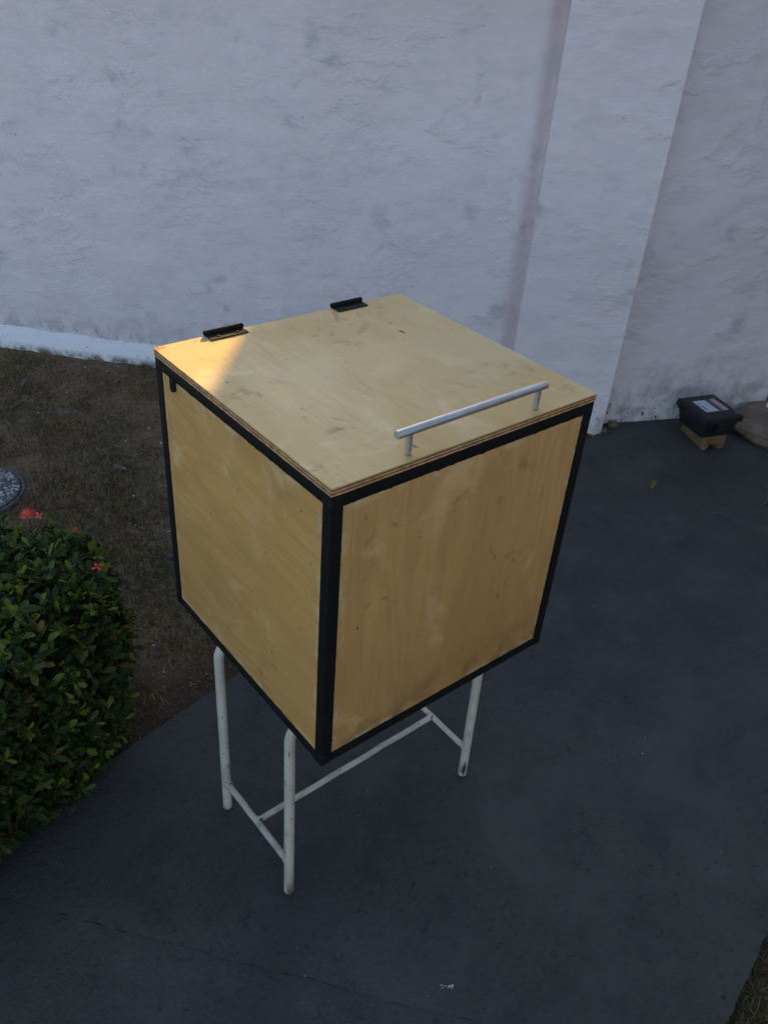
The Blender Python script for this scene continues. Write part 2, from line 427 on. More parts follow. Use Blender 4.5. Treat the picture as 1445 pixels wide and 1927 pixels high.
# ------------------------------------------------------------------ boundary wall
WALLTOP = 1.50
def plaster(mb, u0, u1, z0, z1, v0, step, amp, seed, curve=None):
    nu = max(1, int((u1 - u0) / step)); nz = max(1, int((z1 - z0) / step)); b = len(mb.v)
    for j in range(nz + 1):
        for i in range(nu + 1):
            u = u0 + (u1 - u0) * i / nu; z = z0 + (z1 - z0) * j / nz
            d = amp * (fbm(u * 2.3, z * 2.8, seed) + .42 * fbm(u * 8 + z * 3, z * 13, seed + 5) + .20 * fbm(u * 24 + z * 10, z * 40, seed + 9, 3))
            vv = v0(u) if callable(v0) else v0
            mb.v.append((u, vv - d, z))
    for j in range(nz):
        for i in range(nu):
            a = b + j * (nu + 1) + i; mb.f.append((a, a + 1, a + nu + 2, a + nu + 1)); mb.mi.append(0)
RZ = math.atan2(-T2.y, -T2.x)
bw = empty('boundary_wall', wallpt(0, 2.207, 0), RZ)
tag(bw, 'white painted plaster boundary wall behind the plywood box and dry lawn', 'wall')
# local: u to the right (= -t), v into the wall
mb = MB()
def face_v(u):          # flat field, dipping into a shadow groove beside the pilaster
    if u < .190: return 0.0
    k = min(1, (u - .190) / .055); return .034 * k * k
plaster(mb, -4.2, .262, -.08, WALLTOP, face_v, .0135, .0055, 1.0)
o = mb.build('plaster_face', M['wall'], bw, smooth=True)
mb = MB(); plaster(mb, .2625, .635, -.08, WALLTOP, -.114, .0135, .0045, 4.0)
n0 = len(mb.v)
o = mb.build('pilaster_face', M['wall'], bw, smooth=True)
mb = MB(); mb.box(-4.2, .259, .062, .17, -.1, WALLTOP - .002); mb.box(.2622, .632, -.100, .17, -.1, WALLTOP - .002)
mb.build('wall_core', M['wall'], bw)
mb = MB(); mb.box(-4.25, .65, -.135, .19, WALLTOP + .002, WALLTOP + .028)
mb.build('coping', M['wall'], bw, bevel=.004)
# fresh white toe along the foot of the wall
mb = MB(); nu = 330; prof = [(-.012, -.06), (-.040, -.02), (-.043, .008), (-.036, .030), (-.022, .055), (-.006, .071), (.012, .082)]
for i in range(nu + 1):
    u = -4.2 + 4.40 * i / nu
    for k, (v, z) in enumerate(prof):
        w = .006 * fbm(u * 7, k * .7, 3) + .004 * fbm(u * 24, k * 1.3, 8)
        mb.v.append((u, v + w * .8, z + w * (1.4 if k > 3 else .6) - .012 * max(0, min(1, (u + 1.9) / 1.5)) * 0))
P_ = len(prof)
for i in range(nu):
    for k in range(P_ - 1):
        a = i * P_ + k; mb.f.append((a, a + P_, a + P_ + 1, a + 1)); mb.mi.append(0)
o = mb.build('base_strip', M['base'], bw, smooth=True)
o['label'] = 'clean bluish white strip painted along the foot of the wall'

# ------------------------------------------------------------------ side wall
SD = Vector((.906, -.423)).normalized(); SN = Vector((-SD.y, SD.x))
so = Vector((2.30, .885))
sw = empty('side_wall', (so.x, so.y, 0), math.atan2(SD.y, SD.x))
tag(sw, 'greyer stained plaster wall behind the black plastic case', 'wall')
mb = MB(); plaster(mb, -.42, .425, -.08, WALLTOP, 0.0, .0135, .0060, 11.0)
mb.build('plaster_face', M['wall_side'], sw, smooth=True)
mb = MB(); mb.box(-.42, .422, .018, .15, -.1, WALLTOP - .002); mb.build('wall_core', M['wall_side'], sw)
mb = MB(); mb.box(-.38, .44, -.02, .17, WALLTOP + .002, WALLTOP + .028); mb.build('coping', M['wall_side'], sw, bevel=.004)

# rubble filling of the gap at the pilaster's foot
def lump(name, loc, size, mat, seed, parent=None, sub=3, amp=.16, flat=None):
    bm = bmesh.new(); bmesh.ops.create_icosphere(bm, subdivisions=sub, radius=1)
    for v in bm.verts:
        p = v.co.copy()
        k = max(abs(p.x), abs(p.y), abs(p.z)); p = p.lerp(p / k, .45)
        d = 1 + amp * fbm(p.x * 1.4 + seed, p.y * 1.4, p.z * 1.4) + amp * .4 * fbm(p.x * 5, p.y * 5 + seed, p.z * 5)
        p *= d
        v.co = Vector((p.x * size[0], p.y * size[1], max(-1.0, p.z) * size[2]))
    me = bpy.data.meshes.new(name); bm.to_mesh(me); bm.free(); me.materials.append(mat)
    me.polygons.foreach_set('use_smooth', [True] * len(me.polygons))
    o = bpy.data.objects.new(name, me); COL.objects.link(o); o.location = loc
    if parent: o.parent = parent
    return o

q = NT('crumbly_concrete'); o = q.obj(); n = q.noise(o, 18, 6, .7); z = q.sep(o)[2]
c = q.mix(q.step(n, .35, .68), (.17, .125, .085), (.28, .215, .155))
c = q.mix(q.math('MULTIPLY', q.step(z, -.02, .028, 1, 0), q.step(n, .3, .6)), c, (.19, .105, .065))
c = q.mix(q.step(q.noise(o, 60, 4), .63, .70), c, (.07, .06, .05))
M['concrete'] = q.done(c, .93, q.bump(q.noise(o, 45, 6, .7), .9, .01), spec=.2)
q = NT('ochre_brick'); o = q.obj(); n = q.noise(o, 30, 6, .7)
c = q.mix(q.step(n, .3, .7), (.24, .155, .088), (.15, .092, .050))
c = q.mix(q.step(q.noise(o, 70, 4), .60, .68, 0, .7), c, (.10, .06, .035))
M['brick'] = q.done(c, .95, q.bump(q.noise(o, 55, 6, .7), 1.0, .008), spec=.15)

# ------------------------------------------------------------------ unseen buildings added only to shade the yard (above / behind the frame)
M['render'] = plain('grey_render', (.30, .29, .27), .9, var=.1, scale=8)
M['roof'] = plain('terracotta_roof', (.30, .13, .08), .85, var=.25, scale=14)
M['timber'] = plain('brown_timber', (.16, .09, .05), .6, var=.2)
M['glass'] = plain('dark_window_glass', (.02, .025, .03), .08, var=.05)
ob = empty('sun_block_building', wallpt(0, 3.85, 0), RZ)  # added out of view to block the sun, leaving one lid corner lit
tag(ob, 'long grey unseen building added beyond the boundary wall to block the sun', 'sun_block_building')
OL, OR_ = -.512, 5.5     # u extents
mb = MB(); mb.box(OL, OR_, 0, 2.2, -.1, 3.1); mb.build('wall', M['render'], ob)
mb = MB(); mb.box(OL - .0, OR_ + .0, -.12, 2.3, 3.104, 3.2); mb.build('roof', M['roof'], ob)
mb = MB(); mb.box(.0, .8, -.03, -.004, -.09, 1.95); d = mb.build('door', M['timber'], ob, bevel=.004)
mb = MB(); mb.tube([(.7, -.05, .95), (.7, -.075, .95), (.6, -.075, .95)], .008, 8); mb.build('handle', M['hinge'], d)
hs = empty('sky_block_building', (0.9, -3.7, 0), R(11))  # added behind the camera to cut sky light on box and path
tag(hs, 'grey unseen building with deep eaves added on the photographer side to block sky light', 'sky_block_building')
mb = MB(); mb.box(-1.2, 6, -5, 0, -.1, 2.9); mb.build('wall', M['render'], hs)
mb = MB(); mb.box(-1.5, 6.3, -5.3, .75, 2.904, 3.04); mb.build('roof', M['roof'], hs)
mb = MB(); mb.box(1.5, 2.4, .004, .04, -.09, 2.05); d = mb.build('door', M['timber'], hs, bevel=.004)
mb = MB(); mb.tube([(1.6, .04, 1), (1.6, .08, 1), (1.72, .08, 1)], .008, 8); mb.build('handle', M['hinge'], d)
mb = MB(); mb.box(-.6, .7, .004, .05, .95, 2.05); w = mb.build('window', M['timber'], hs, bevel=.004)
for k in range(2):
    mb = MB(); mb.box(-.53 + k * .6, .03 + k * .6, .054, .06, 1.02, 1.98); mb.build('pane', M['glass'], w)

# ------------------------------------------------------------------ white tubular table frame
tf = empty('table_frame', (0, 0, 0))
tag(tf, 'chipped white tubular steel table frame standing under the plywood box', 'table frame')
RT = .0095; zt = Z0 - RT - .0006
def arc(c, a0, a1, r, ax1, ax2, n=8):
    return [Vector(c) + (Vector(ax1) * math.cos(a0 + (a1 - a0) * k / n) + Vector(ax2) * math.sin(a0 + (a1 - a0) * k / n)) * r for k in range(n + 1)]
def leg(foot, top, inward):
    """foot and top in plan; ends half way along the top rail"""
    f = Vector((foot[0], foot[1], .0)); t = Vector((top[0], top[1], zt - .035)); r = .035
    inn = Vector((inward[0], inward[1], 0)); c = t + inn * r
    pts = [f + (t - f) * k / 6 for k in range(6)] + arc(c, math.pi, math.pi / 2, r, inn, (0, 0, 1), 8)
    return pts
LY0, LY1, LX0, LX1 = .0885, .3190, 0.0005, .4585
for (fx, fy, tx, ty, ix) in ((LX0, LY0, .0095, .1020, 1), (LX0, LY1, .0095, .3370, 1), (LX1, .0955, .4545, .0990, -1), (LX1, .3250, .4545, .3340, -1)):
    mb = MB(); mb.tube([(p.x, p.y, max(p.z, pathz(fx, fy) + .0005)) for p in leg((fx, fy), (tx, ty), (ix, 0))], RT, 18)
    lg = mb.build('leg', M['enamel'], tf, smooth=True, angle=R(40))
    mb = MB(); mb.tube([(fx, fy, pathz(fx, fy) + .0006), (fx, fy, .004)], RT + .0008, 16); mb.build('foot_cap', M['bare'], lg, smooth=True, angle=R(40))
for y0_, y in ((.1020, .0990), (.3370, .3340)):
    mb = MB(); mb.tube([(.0095 + .0352, y0_, zt), (.4545 - .0352, y, zt)], RT, 18); mb.build('top_rail', M['enamel'], tf, smooth=True, angle=R(40))
for x in (.0155, .443):
    mb = MB(); mb.tube([(x, .108, zt + .003), (x, .328, zt + .003)], .0060, 12); mb.build('end_rail', M['enamel'], tf, smooth=True, angle=R(40))
RS = .0062; zs = .083
def wob(a, b, r, n=10, amp=.0012, seed=0):
    a, b = Vector(a), Vector(b)
    return [a.lerp(b, k / n) + Vector((fbm(k * .9, seed), fbm(k * .9, seed + 4), fbm(k * .9, seed + 8))) * amp * (1 if 0 < k < n else 0) for k in range(n + 1)]
mb = MB(); mb.tube(wob((.0014, LY0 + .0110, zs + .004), (.0014, LY1 - .0080, zs - .004), RS, seed=2), RS, 12); mb.build('cross_bar', M['enamel'], tf, smooth=True, angle=R(40))
mb = MB(); mb.tube(wob((.4578, .0945 + .0098, zs), (.4578, .324 - .0098, zs), RS, seed=5), RS, 12); mb.build('cross_bar', M['enamel'], tf, smooth=True, angle=R(40))
mb = MB(); mb.tube(wob((.0075, .203, zs), (.4516, .2085, zs), RS, seed=9, amp=.002), RS, 12); mb.build('stretcher', M['enamel'], tf, smooth=True, angle=R(40))
# weld beads
for p in ((.0055, .203, zs), (.454, .2085, zs), (.0014, LY0 + .0110, zs + .004), (.0014, LY1 - .0080, zs - .004), (.4578, .104, zs)):
    o = lump('weld_bead', p, (.0075, .0075, .0075), M['enamel'], p[0] * 9 + p[1] * 7, tf, 2, .25)
# bare metal scar low on the right leg, facing the camera
mb = MB(); ring = []
for k in range(9):
    zz = .006 + .05 * k / 8; wdt = .9 * math.sin(math.pi * min(1, .12 + .88 * k / 8)) * (.75 + .35 * fbm(k * 1.7, 3.3))
    cx = LX1 + (.4545 - LX1) * zz / (zt - .035); cy = .0955 + (.0905 - .0955) * zz / (zt - .035)
    for m_ in range(4):
        a = R(232) + (m_ / 3 - .5) * wdt
        mb.v.append((cx + math.cos(a) * (RT + .0006), cy + math.sin(a) * (RT + .0005), zz))
for k in range(8):
    for m_ in range(3):
        a = k * 4 + m_; mb.f.append((a, a + 1, a + 5, a + 4)); mb.mi.append(0)
o = mb.build('bare_patch', M['bare'], tf, smooth=True); o['label'] = 'patch of bare dark metal where the white paint has flaked off'

# ------------------------------------------------------------------ plywood box
bx = empty('plywood_box', (0, 0, Z0))
tag(bx, 'plywood storage box with black steel edge frame standing on the white table frame', 'box')
def bar(x0, x1, y0, y1, z0, z1):
    mb = MB(); mb.box(x0, x1, y0, y1, z0, z1); return mb.build('frame_bar', M['black'], bx, smooth=True, bevel=.0016, angle=R(35))
W, D, H = Wb, Db, Hb
for x in (0, W - BW):
    for y in (0, D - BW): bar(x, x + BW, y, y + BW, 0, H)
e = .0005
for z in (0, H - BW):
    for y in (0, D - BW): bar(BW - .001, W - BW + .001, y + e, y + BW - e, z + e, z + BW - e)
    for x in (0, W - BW): bar(x + e, x + BW - e, BW - .001, D - BW + .001, z + e, z + BW - e)
def panel(x0, x1, y0, y1, z0, z1, m):
    mb = MB(); mb.box(x0, x1, y0, y1, z0, z1); return mb.build('panel', m, bx, smooth=True, bevel=.0006, angle=R(35))
g = .0002
panel(BW + g, W - BW - g, .0018, .011, BW + g, H - BW - g, M['ply_front'])
panel(BW + g, W - BW - g, D - .011, D - .0018, BW + g, H - BW - g, M['ply_front'])
panel(.0018, .011, BW + g, D - BW - g, BW + g, H - BW - g, M['ply_left'])
panel(W - .011, W - .0018, BW + g, D - BW - g, BW + g, H - BW - g, M['ply_left'])
panel(BW + g, W - BW - g, BW + g, D - BW - g, .004, .013, M['ply_front'])
# weld blobs on the corners
for i, (x, y, z) in enumerate(((0.004, 0.004, H - .018), (W - .004, .004, H - .018), (.004, D - .004, H - .018), (.004, .004, .018), (W - .004, .004, .018), (.004, D - .004, .018))):
    lump('weld_bead', (x, y, z), (.0052, .0052, .009), M['black'], i * 3.1, bx, 2, .25)
# lid: five veneers with slightly ragged rims
LZ0 = H + .0015; layers = 5; lt = (LT - LZ0) / layers
def veneer(name, z0, z1, inset, seed, m, parent):
    rim = []; n = 90
    def side(a, b, k0):
        a, b = Vector(a), Vector(b); t = (b - a).normalized(); nrm = Vector((-t.y, t.x))      # inward for ccw
        for k in range(n):
            s = k / n; p = a.lerp(b, s)
            rag = .0006 * fbm(s * 40, seed + k0) + .0012 * max(0, fbm(s * 16, seed + k0 + 3) - .25)
            if k == 0: rag = .0006
            rim.append(p + nrm * (inset + max(rag, -.0004)))
    side((-.001, -.001), (W + .001, -.001), 0); side((W + .001, -.001), (W + .001, D + .001), 10)
    side((W + .001, D + .001), (-.001, D + .001), 20); side((-.001, D + .001), (-.001, -.001), 30)
    L = len(rim); mb = MB()
    wv = lambda p: .0012 * fbm(p.x * 3, p.y * 3, 6)
    mb.add([(p.x, p.y, z0) for p in rim] + [(p.x, p.y, z1) for p in rim],
           [tuple(reversed(range(L))), tuple(range(L, 2 * L))] + [(k, (k + 1) % L, L + (k + 1) % L, L + k) for k in range(L)])
    return mb.build(name, m, parent)
lid = veneer('lid', LT - lt, LT, 0.0, 1.0, M['ply_lid'], bx)
lid['label'] = 'weathered pale plywood lid with one sunlit corner'
for k in range(layers - 1):
    z0 = LZ0 + k * lt
    veneer('ply_layer', z0, z0 + lt - .00012, (.0002 if k % 2 == 0 else .0014), 5.0 + k * 7, M['ply_core_light'] if k % 2 == 0 else M['ply_core_dark'], lid)
# splinter gouge near the front corner
# hinges
def hinge(x0, x1):
    hb = MB(); hb.box(x0 + .001, x1 - .001, D - .0215, D + .0005, LT + .0003, LT + .0022)
    leaf = hb.build('hinge', M['hinge'], bx, bevel=.0005)
    hb = MB(); hb.box(x0 + .001, x1 - .001, D + .0015, D + .0035, LT - .03, LT + .001); hb.build('rear_leaf', M['hinge'], leaf)
    n = 5; w = (x1 - x0) / n
    for k in range(n):
        kb = MB(); kb.tube([(x0 + w * k + .0004, D + .0012, LT + .0048), (x0 + w * (k + 1) - .0004, D + .0012, LT + .0048)], .0044, 14)
        kb.build('knuckle', M['hinge'], leaf, smooth=True, angle=R(40))
    kb = MB(); kb.tube([(x0 - .0012, D + .0012, LT + .0048), (x1 + .0012, D + .0012, LT + .0048)], .0026, 10); kb.build('pin', M['hinge'], leaf, smooth=True, angle=R(40))
    for sx in (.25, .75):
        kb = MB(); cx = x0 + (x1 - x0) * sx; kb.tube([(cx, D - .013, LT + .0022), (cx, D - .013, LT + .0028), (cx, D - .013, LT + .0034)], [.0034, .0034, .0018], 12)
        kb.build('screw', M['hinge'], leaf, smooth=True, angle=R(30))
    return leaf
hinge(.088, .158); hinge(.338, .404)
# pull handle
hy, hz = .0145, LT + .0345
mb = MB(); mb.tube([(.1085, hy, hz), (.1092, hy, hz), (.3865, hy + .001, hz), (.3872, hy + .001, hz)], [.0054, .0060, .0060, .0054], 24)
hd = mb.build('handle', M['alu'], bx, smooth=True, angle=R(40)); hd['label'] = 'round brushed metal pull bar on two short posts'
for x in (.131, .3715):
    mb = MB(); mb.tube([(x, hy, LT + .0012), (x, hy, hz - .0052)], .0046, 18); mb.build('post', M['alu'], hd, smooth=True, angle=R(40))
    mb = MB(); mb.tube([(x, hy, LT + .0001), (x, hy, LT + .0014)], .0038, 14); mb.build('screw', M['bare'], hd, smooth=True, angle=R(40))
# little hasp on the left panel under the top bar
mb = MB(); mb.box(-.0022, .0014, .409, .425, H - BW - .014, H - BW + .004)
la = mb.build('hasp', M['black'], bx, bevel=.0012)
mb = MB(); mb.tube([(-.0030, .4165, H - BW - .013), (.0012, .4165, H - BW - .013)], .0052, 14); mb.build('pivot', M['hinge'], la, smooth=True, angle=R(40))

PN = [o_ for o_ in bx.children if o_.name.startswith('panel')]
M['hole'] = plain('dark_nail_hole', (.035, .018, .010), .9, var=.3)
def spot(parent, pts, axis, name):
    for (a, b, r) in pts:
        mb = MB(); n = 9; V = []
        for k in range(n):
            an = k * 6.2832 / n; rr = r * (1 + .35 * fbm(k * 1.7, a * 90)); p2 = (a + math.cos(an) * rr * .8, b + math.sin(an) * rr)
            V.append((p2[0], .0014, p2[1]) if axis == 1 else (.0014, p2[0], p2[1]) if axis == 0 else (p2[0], p2[1], LT + .0003))
        mb.add(V, [tuple(range(n)) if axis != 0 else tuple(reversed(range(n)))]); mb.build(name, M['hole'], parent)
spot(PN[0], [(.0548, .259, .0022), (.157, .378, .0011), (.285, .089, .0014), (.40, .30, .0010), (.23, .20, .0009), (.33, .43, .0010)], 1, 'nail_hole')
spot(PN[2], [(.1846, .1837, .0017), (.3204, .2891, .0013), (.1401, .1707, .0012), (.0672, .4414, .0016), (.0429, .3711, .0014), (.39, .43, .0012)], 0, 'nail_hole')
spot(lid, [(.0355, .3124, .0019), (.1522, .3355, .0014), (.2384, .3704, .0012), (.2254, .2797, .0010), (.3624, .3027, .0013), (.4643, .2968, .0015), (.30, .12, .0010)], 2, 'nail_hole')
# ------------------------------------------------------------------ hedge of small-leaved shrub
hg = empty('shrub', (-.5, .85, -.02))
tag(hg, 'clipped dark green shrub with small coral flowers beside the path', 'shrub')
hl = Vector(hg.location)
HP = [(-.014, .790), (-.056, .690), (-.102, .612), (-.160, .560), (-.245, .520), (-.45, .425), (-.75, .36), (-1.1, .33), (-1.25, .7), (-1.1, 1.2), (-.62, 1.3), (-.34, 1.12), (-.18, .965), (-.075, .88)]
HC = Vector((-.45, .80))
def inside(p):
    c = False; n = len(HP)
    for i in range(n):
        a, b = HP[i], HP[(i + 1) % n]
        if (a[1] > p.y) != (b[1] > p.y) and p.x < (b[0] - a[0]) * (p.y - a[1]) / (b[1] - a[1]) + a[0]: c = not c
    return c
def edge_dist(p):
    best = 9; nb = None
    for i in range(len(HP)):
        a, b = Vector(HP[i]), Vector(HP[(i + 1) % len(HP)]); ab = b - a
        t = max(0, min(1, (p - a).dot(ab) / ab.length_squared)); qv = a + ab * t; d = (p - qv).length
        if d < best: best = d; nb = qv
    return best, nb
def htop(x, y): return .405 + .030 * fbm(x * 5, y * 5, 2) + .012 * fbm(x * 17, y * 17, 3)
def leaf_shape(L, Wd, fold, curl):
    """obovate leaf along +Y, face +Z"""
    sp = [(0, .06), (.22, .55), (.5, .95), (.75, 1.0), (.92, .6), (1, 0)]
    V = []; F = []
    for s, w in sp[:-1]:
        y = s * L; z = -curl * s * s * L
        V += [(-w * Wd / 2, y, z + fold * w * Wd), (0, y, z), (w * Wd / 2, y, z + fold * w * Wd)]
    V.append((0, L, -curl * L))
    for k in range(len(sp) - 2):
        a = k * 3; F += [(a, a + 1, a + 4, a + 3), (a + 1, a + 2, a + 5, a + 4)]
    a = (len(sp) - 2) * 3; t = len(V) - 1; F += [(a, a + 1, t), (a + 1, a + 2, t)]
    return V, F
SHAPES = [leaf_shape(.030, .0125, .24, .10), leaf_shape(.036, .0138, .16, .22), leaf_shape(.024, .0115, .30, .02), leaf_shape(.033, .0118, .12, -.12)]
proto = {}
def leaf_mesh(si, mi):
    if (si, mi) not in proto:
        me = bpy.data.meshes.new('leaf'); V, F = SHAPES[si]; me.from_pydata(V, [], F); me.update(); me.materials.append(LEAVES[mi])
        me.polygons.foreach_set('use_smooth', [True] * len(F)); proto[si, mi] = me
    return proto[si, mi]
rng = random.Random(21)
leaves = []           # (matrix, shape, material, outer)
def shoot(p, nrm, outer, big, top=False):
    tip = (nrm + Vector((rng.gauss(0, .28), rng.gauss(0, .28), rng.gauss(.18, .25)))).normalized()
    young = rng.random()
    k = rng.randint(4, 7) if outer else rng.randint(3, 5); a0 = rng.random() * 6.28
    qd = tip.to_track_quat('Z', 'Y')
    for i in range(k):
        a = a0 + i * 2.4 + rng.gauss(0, .25)
        el = R(rng.uniform(12, 68)) if outer else R(rng.uniform(-25, 50))
        loc = p - tip * rng.uniform(0, .03)
        rot = qd.to_matrix().to_4x4() @ Matrix.Rotation(a, 4, 'Z') @ Matrix.Rotation(el, 4, 'X') @ Matrix.Rotation(rng.gauss(0, .35), 4, 'Y')
        sc = rng.uniform(.66, 1.16) * big * (.8 if el > R(50) else 1)
        if not outer: mi = rng.choice((0, 0, 0, 1, 4))
        elif young > (.62 if top else .86) and el > R(28): mi = 2
        else: mi = rng.choices((0, 1, 2, 3, 4), (.56, .33, .05, .03, .03))[0]
        leaves.append((Matrix.Translation(loc) @ rot @ Matrix.Scale(sc, 4), rng.randrange(4), mi, outer))
cnt = 0
while cnt < 2000:         # upper surface
    p = Vector((rng.uniform(-.95, .05), rng.uniform(.3, 1.3)))
    if not inside(p): continue
    d, nb = edge_dist(p); nz = Vector((0, 0, 1)); r = .032
    z = htop(p.x, p.y); nrm = Vector((0, 0, 1))
    if d < r:
        k = 1 - d / r; z -= r * .9 * (1 - math.sqrt(max(0, 1 - k * k))); o2 = (nb - p)
        if o2.length > 1e-4: nrm = (nrm + Vector((o2.x, o2.y, 0)).normalized() * k).normalized()
    shoot(Vector((p.x, p.y, z + rng.gauss(0, .010))), nrm, True, 1.0, True); cnt += 1
cnt = 0
per = []
for i in range(len(HP)):
    a, b = Vector(HP[i]), Vector(HP[(i + 1) % len(HP)])
    if a.x < -1.0 and b.x < -1.0: continue
    per.append((a, b, (b - a).length))
tot = sum(x[2] for x in per)
while cnt < 2300:         # flanks
    s = rng.random() * tot
    for a, b, l in per:
        if s <= l: break
        s -= l
    p = a.lerp(b, s / l); t = (b - a).normalized(); out = Vector((t.y, -t.x))
    if (p + out * .02 - HC).length < (p - HC).length: out = -out
    if p.x < -.98: continue
    z = rng.uniform(.0, .37) ** 1.0
    bulge = .018 * math.sin(math.pi * min(1, z / .36)) + .022 * fbm(p.x * 6, p.y * 6, z * 6)
    if z < .05: bulge -= .015
    pp = p + out * (bulge + rng.gauss(0, .008))
    shoot(Vector((pp.x, pp.y, z)), Vector((out.x, out.y, .45)).normalized(), True, .82); cnt += 1
cnt = 0
while cnt < 1700:         # inside
    p = Vector((rng.uniform(-.95, .03), rng.uniform(.34, 1.25)))
    if not inside(p): continue
    d, nb = edge_dist(p)
    if d > .22 or d < .012: continue
    z = rng.uniform(.03, htop(p.x, p.y) - .03)
    o2 = (nb - p); shoot(Vector((p.x, p.y, z)), Vector((o2.x, o2.y, .12)).normalized(), False, .95); cnt += 1
# the leaves that show largest stand alone; the rest are one mass
cw = cam.matrix_basis.copy(); cwi = cw.inverted(); fl = 1599.47
def score(L):
    m = L[0]; c = m @ Vector((0, .017, 0)); qv = cwi @ c
    if qv.z > -.1: return 0
    u = 722.5 + fl * qv.x / -qv.z; v = 963.5 - fl * qv.y / -qv.z
    if not (4 < u < 300 and 900 < v < 1650) or not L[3]: return 0
    nrm = (m.to_3x3() @ Vector((0, 0, 1))).normalized(); view = (cw.translation - c).normalized()
    depth = c.z - htop(c.x, c.y)
    return abs(nrm.dot(view)) * m.to_scale().x ** 2 / qv.length ** 2 * (1.0 + (1.2 if depth > -.02 else 0) + 8 * max(-.05, min(.03, depth)))
leaves.sort(key=score, reverse=True)
off = Matrix.Translation(-hl)
for L in leaves[:300]:
    o = bpy.data.objects.new('leaf', leaf_mesh(L[1], L[2])); COL.objects.link(o); o.parent = hg; o.matrix_basis = off @ L[0]
mb = MB()
for L in leaves[300:]:
    V, F = SHAPES[L[1]]; mm = off @ L[0]; mb.add([mm @ Vector(v) for v in V], F, L[2])
tag(mb.build('foliage', LEAVES, hg, smooth=True), kind='stuff')
# stems
mb = MB()
for k in range(60):
    p = None
    while p is None or not inside(p): p = Vector((rng.uniform(-.95, .0), rng.uniform(.38, 1.2)))
    d, nb = edge_dist(p); tgt = p.lerp(nb, rng.uniform(.2, .9)); zt_ = rng.uniform(.2, .38)
    b0 = Vector((p.x, p.y, -.03)); b1 = Vector((p.x + rng.gauss(0, .02), p.y + rng.gauss(0, .02), zt_ * .5)); b2 = Vector((tgt.x, tgt.y, zt_))
    mb.tube([b0 - hl, b1 - hl, b2 - hl], [.006, .0045, .002], 6)
tag(mb.build('stems', M['twig'], hg, smooth=True), kind='stuff')
# flowers: a full head and two single florets
def floret(mb, p, nrm, sz, mi):
    qd = nrm.to_track_quat('Z', 'Y').to_matrix(); a0 = rng.random() * 6
    for k in range(4):
        a = a0 + k * math.pi / 2
        ca, sa = math.cos(a), math.sin(a)
        pts = [(0, 0, 0), (.5, -.22, .10), (1, 0, .05), (.5, .22, .10)]
        V = [p + qd @ Vector((x * ca - y * sa, x * sa + y * ca, z)) * sz for x, y, z in pts]
        mb.add(V, [(0, 1, 2), (0, 2, 3)], mi)
    mb.tube([p - nrm * sz * 1.6, p], [sz * .06, sz * .1], 5, False, mi)
def flower(cen, n, rad, sz):
    mb = MB(); cen = Vector(cen) - hl
    for k in range(n):
        z = rng.uniform(.0, 1); a = rng.random() * 6.283; r = math.sqrt(max(0, 1 - z * z))
        nrm = Vector((r * math.cos(a), r * math.sin(a), z + .15)).normalized()
        floret(mb, cen + Vector((nrm.x * rad, nrm.y * rad, nrm.z * rad * .7)), nrm, sz * rng.uniform(.75, 1.2), 0 if rng.random() < .75 else 1)
    mb.tube([cen - Vector((0, 0, .05)), cen], [.0018, .0014], 6, True, 2)
    return mb.build('flower_head', [M['petal'], M['petal2'], M['twig']], hg)
def on_plane(u, v, z):
    d = cw.to_3x3() @ Vector(((u - 722.5) / fl, -(v - 963.5) / fl, -1)); c = cw.translation
    return c + d * ((z - c.z) / d.z)
flower(on_plane(54, 968, .455), 34, .0150, .0080)
flower(on_plane(74, 969, .455), 3, .005, .0085)
flower(on_plane(143, 997, .452), 3, .0035, .0085)
flower(on_plane(184, 1068, .447), 2, .002, .0120)

# ------------------------------------------------------------------ grass (mass) and litter
def lawnz(x, y):
    nn = x * N2.x + y * N2.y
    return -.022 + .008 * fbm(x * 3, y * 3) + .004 * fbm(x * 14, y * 14, 2) + .018 * max(0, min(1, (nn - 1.95) / .25))
rg = random.Random(5); mb = MB()
def blade(x, y, z, L, mi):
    a = rg.random() * 6.283; lean = rg.uniform(.25, 1.35); w = rg.uniform(.0008, .0019)
    dx, dy = math.cos(a), math.sin(a); h = math.cos(lean) * L; r = math.sin(lean) * L
    px, py = -dy * w, dx * w
    m = (x + dx * r * .45, y + dy * r * .45, z + h * .62)
    mb.add([(x - px, y - py, z), (x + px, y + py, z), (m[0] + px * .7, m[1] + py * .7, m[2]), (m[0] - px * .7, m[1] - py * .7, m[2]), (x + dx * r, y + dy * r, z + h)],
           [(0, 1, 2, 3), (3, 2, 4)], mi)
MAN = Vector((-.062, 1.79)); MR = .150
n_ok = 0
while n_ok < 70000:
    x, y = rg.uniform(-.6, 1.95), rg.uniform(.5, 2.95)
    if y < back_edge(x) + .004: continue
    nn = x * N2.x + y * N2.y
    if nn > 2.165: continue
    if (Vector((x, y)) - MAN).length < MR + .012: continue
    dens = .5 + .9 * fbm(x * 2.4, y * 2.4, 5) + .5 * fbm(x * 9, y * 9, 6)
    if nn > 2.02: dens -= (nn - 2.02) * 3
    if y - back_edge(x) < .20: dens -= .55 * (1 - (y - back_edge(x)) / .20)
    if dens < rg.random() * .95: continue
    gmix = fbm(x * 3.3, y * 3.3, 8)
    mi = rg.choices((0, 1, 2, 3), (.36, .15 + max(0, -gmix) * .3, .30 + max(0, -gmix) * .5, .12 + max(0, gmix) * .7))[0]
    blade(x, y, lawnz(x, y) - .002, rg.uniform(.009, .032), mi); n_ok += 1
tag(mb.build('grass', GRASS), 'sparse dry grass over brown soil between wall and path', 'grass', kind='stuff')
mb = MB(); n_ok = 0
